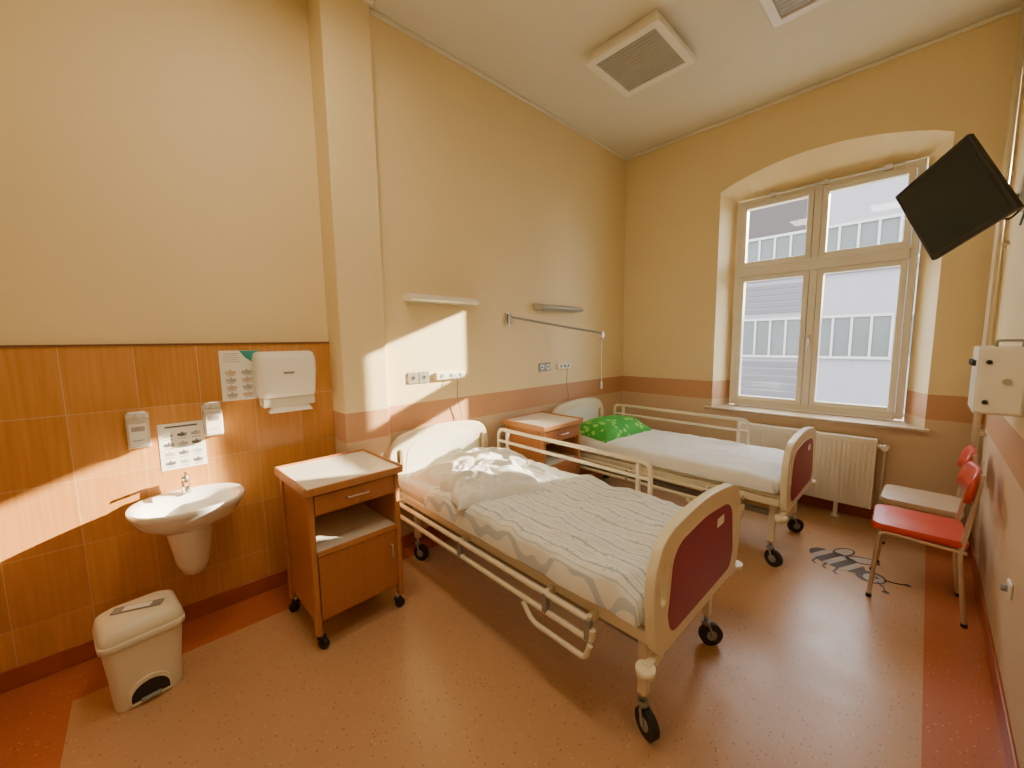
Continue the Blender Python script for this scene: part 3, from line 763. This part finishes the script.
# ------------------------------------------------------------------ ceiling lamps (the unseen pair near the door is added as room fill light)
for (x0, x1, y0, y1, lit) in ((-1.97, -1.38, 2.68, 3.28, 0), (-0.88, -0.29, 2.72, 3.34, 0), (-1.97, -1.38, 0.25, 0.85, 1), (-0.88, -0.29, 0.25, 0.85, 1)):
    g = G('ceiling_lamp', ((x0+x1)/2, (y0+y1)/2, ZC)); hx, hy = (x1-x0)/2, (y1-y0)/2
    box(g, 'tray', -hx+0.03, hx-0.03, -hy+0.03, hy-0.03, -0.06, 0, M['plastic'], 0.004)
    shape(g, 'rim', [rr(2*hx, 2*hy, 0.012), rr(2*hx-0.10, 2*hy-0.10, 0.008)[::-1]], 0.02, M['plastic'], at_z(-0.08), 0.004)
    box(g, 'diffuser', -hx+0.045, hx-0.045, -hy+0.045, hy-0.045, -0.088, -0.06, M['diff'])
    for j in range(1, 14):
        y = -hy+0.05+(2*hy-0.10)*j/14; box(g, f'ridge{j}', -hx+0.05, hx-0.05, y-0.004, y+0.004, -0.090, -0.087, M['diff2'])
    if lit:
        al = bpy.data.lights.new('added_fill_light', 'AREA'); al.shape = 'SQUARE'; al.size = 0.46; al.energy = 9; al.color = (1.0, 0.86, 0.64)
        ao = bpy.data.objects.new('added_fill_light', al); ao.location = (0, 0, -0.105); S.collection.objects.link(ao); ao.parent = g

# ------------------------------------------------------------------ television on bracket
tv = G('wall_television')
P1 = Vector((-0.044, 3.50, 2.04)); P2 = Vector((0.229, 3.20, 2.21)); P3 = Vector((-0.194, 3.53, 2.47)); P4 = Vector((0.079, 3.23, 2.65))
c = (P1+P2+P3+P4)/4; u = (P2-P1); v = (P3-P1); un = u.normalized(); nn = un.cross(v).normalized(); vn = nn.cross(un)
W_, H_ = 0.45, 0.48
mt = Matrix((un, vn, nn)).transposed().to_4x4(); mt.translation = c
def tvbox(nm, a, m_, bv=0.004):
    o = box(tv, nm, *a, m_, bv); o.data.transform(mt); return o
tvbox('bezel', (-W_/2, W_/2, -H_/2, H_/2, -0.035, 0.0), M['black'], 0.008)
tvbox('screen', (-W_/2+0.02, W_/2-0.02, -H_/2+0.03, H_/2-0.02, -0.001, 0.0025), M['screen'], 0.001)
tvbox('rear_housing', (-W_/2+0.06, W_/2-0.06, -H_/2+0.06, H_/2-0.06, -0.08, -0.03), M['black'], 0.02)
back = mt @ Vector((0.03, -0.03, -0.08))
tube(tv, 'arm', [back, back+Vector((0.05, 0.08, 0)), Vector((0.29, 3.62, 2.36))], 0.016, M['grey'], 0.02)
box(tv, 'wall_bracket', 0.285, 0.319, 3.55, 3.69, 2.28, 2.46, M['plastic'], 0.006)
tube(tv, 'cable', [mt @ Vector((0.1, -0.15, -0.06)), mt @ Vector((0.12, -0.26, -0.05)), mt @ Vector((0.2, -0.2, -0.10)), Vector((0.30, 3.6, 2.2))], 0.005, M['black'], 0.05)

# ------------------------------------------------------------------ pipes + box on right wall
pp = G('heating_pipes')
for i, y in enumerate((4.26, 4.40)):
    cyl(pp, f'riser{i}', (0.275, y, 0), (0.275, y, ZC), 0.014, M['pipe'])
    for z in (0.9, 2.2, 3.3): box(pp, f'clip{i}', 0.27, 0.319, y-0.01, y+0.01, z-0.01, z+0.01, M['pipe'])
cb = G('wall_control_box', (0.32, 2.9, 1.22))
box(cb, 'case', -0.155, 0, 0, 0.32, 0, 0.32, M['plastic'], 0.008)
box(cb, 'lid', -0.147, -0.01, -0.012, 0, 0.01, 0.31, M['plastic'], 0.004)
for z in (0.06, 0.25):
    cyl(cb, 'latch', (-0.12, -0.012, z), (-0.12, -0.022, z), 0.010, M['black'])
cyl(cb, 'keyhole', (-0.06, -0.012, 0.16), (-0.06, -0.018, 0.16), 0.015, M['alu'])
for i in range(3): cyl(cb, f'knob{i}', (-0.155, 0.08+i*0.09, 0.24), (-0.17, 0.08+i*0.09, 0.24), 0.014, M['black'])
tube(cb, 'top_bar', [(-0.10, 0.05, 0.32), (-0.10, 0.05, 0.35), (-0.02, 0.05, 0.35), (-0.02, 0.05, 0.32)], 0.006, M['grey'], 0.01)
ws = G('wall_hook', (0.319, 2.65, 0.50))
box(ws, 'plate', -0.012, 0, -0.035, 0.035, -0.035, 0.035, M['plastic'], 0.004)
cyl(ws, 'plug', (-0.012, 0, 0), (-0.03, 0, 0), 0.015, M['grey'])

# ------------------------------------------------------------------ bee floor sticker
be = G('bee_floor_sticker', (-0.28, 3.48, 0.0012), -0.45)
def ell(cx, cy, a, b_, rot=0, n=28):
    return [(cx+a*math.cos(t)*math.cos(rot)-b_*math.sin(t)*math.sin(rot), cy+a*math.cos(t)*math.sin(rot)+b_*math.sin(t)*math.cos(rot)) for t in [2*math.pi*i/n for i in range(n)]]
def flat(nm, sp, m_, z=0): shape(be, nm, sp, 0.0003, m_, at_z(z))
for nm, wa in (('wing_a', (-0.01, 0.16, 0.10, 0.055, 0.9)), ('wing_b', (-0.13, 0.16, 0.095, 0.05, 1.6))):
    wi = wa[:2]+(wa[2]-0.012, wa[3]-0.012, wa[4])
    flat(nm+'_fill', [ell(*wi)], M['beew']); flat(nm, [ell(*wa), ell(*wi)[::-1]], M['bee'], 0.0007)
flat('body_base', [ell(-0.08, 0, 0.17, 0.115)], M['beew'])
for i, (a0, a1) in enumerate(((-1.0, -0.70), (-0.42, -0.12), (0.16, 0.46), (0.72, 1.0))):
    pts = []
    for k in range(9):
        u_ = a0+(a1-a0)*k/8; pts.append((-0.08+0.17*u_, 0.116*math.sqrt(max(0, 1-u_*u_))))
    pts += [(x, -y-1e-4) for x, y in pts[::-1]]
    flat(f'stripe{i}', [pts], M['bee'], 0.0007)
flat('head', [ell(0.14, -0.01, 0.075, 0.085)], M['bee'], 0.0010)
flat('face', [ell(0.155, -0.01, 0.05, 0.06)], M['beew'], 0.0016)
for s in (-1, 1): flat(f'eye{s}', [ell(0.16, -0.01+s*0.022, 0.014, 0.012)], M['bee'], 0.0022)
for s in (-1, 1):
    tube(be, f'antenna{s}', [(0.19, s*0.03, 0.001), (0.24, s*0.06, 0.001), (0.27, s*0.10, 0.001)], 0.004, M['bee'], 0.02)
    flat(f'antenna_tip{s}', [ell(0.275, s*0.105, 0.018, 0.018)], M['bee'])
for i in range(3):
    x = -0.15+i*0.07; flat(f'leg{i}', [[(x, -0.10), (x+0.012, -0.10), (x+0.03, -0.165), (x+0.058, -0.175), (x+0.05, -0.187), (x+0.018, -0.173)]], M['bee'])

# ------------------------------------------------------------------ light
sun = bpy.data.lights.new('sun', 'SUN'); sun.energy = 23; sun.angle = math.radians(0.55); sun.color = (1.0, 0.85, 0.58)
so = bpy.data.objects.new('sun', sun); so.rotation_euler = Vector((-0.475, -1.0, -0.385)).to_track_quat('-Z', 'Y').to_euler(); so.location = (3, 10, 8)
S.collection.objects.link(so)
wd = bpy.data.worlds.new('sky'); S.world = wd; wd.use_nodes = True
bg = wd.node_tree.nodes['Background']; bg.inputs[0].default_value = (0.90, 0.95, 1.0, 1); bg.inputs[1].default_value = 6.5
pl = bpy.data.lights.new('window_portal', 'AREA'); pl.shape = 'RECTANGLE'; pl.size = 1.4; pl.size_y = 2.2; pl.cycles.is_portal = True
po = bpy.data.objects.new('window_portal', pl); po.location = (cxm, 5.07, 1.95)
po.rotation_euler = Vector((0, -1, 0)).to_track_quat('-Z', 'Y').to_euler(); S.collection.objects.link(po)

# ------------------------------------------------------------------ camera
cam = bpy.data.cameras.new('camera'); cam.sensor_width = 36; cam.lens = 392/1024*36; cam.clip_start = 0.02; cam.clip_end = 300
co = bpy.data.objects.new('camera', cam); S.collection.objects.link(co)
r_ = Vector((.6867, .7268, -.01387)).normalized(); up = Vector((-.0701, .0852, .994)); bk = r_.cross(up).normalized(); up = bk.cross(r_)
mw = Matrix((r_, up, bk)).transposed().to_4x4(); mw.translation = (0, 0, 1.6); co.matrix_world = mw
S.camera = co
S.view_settings.view_transform = 'AgX'
S.view_settings.exposure = 0.85
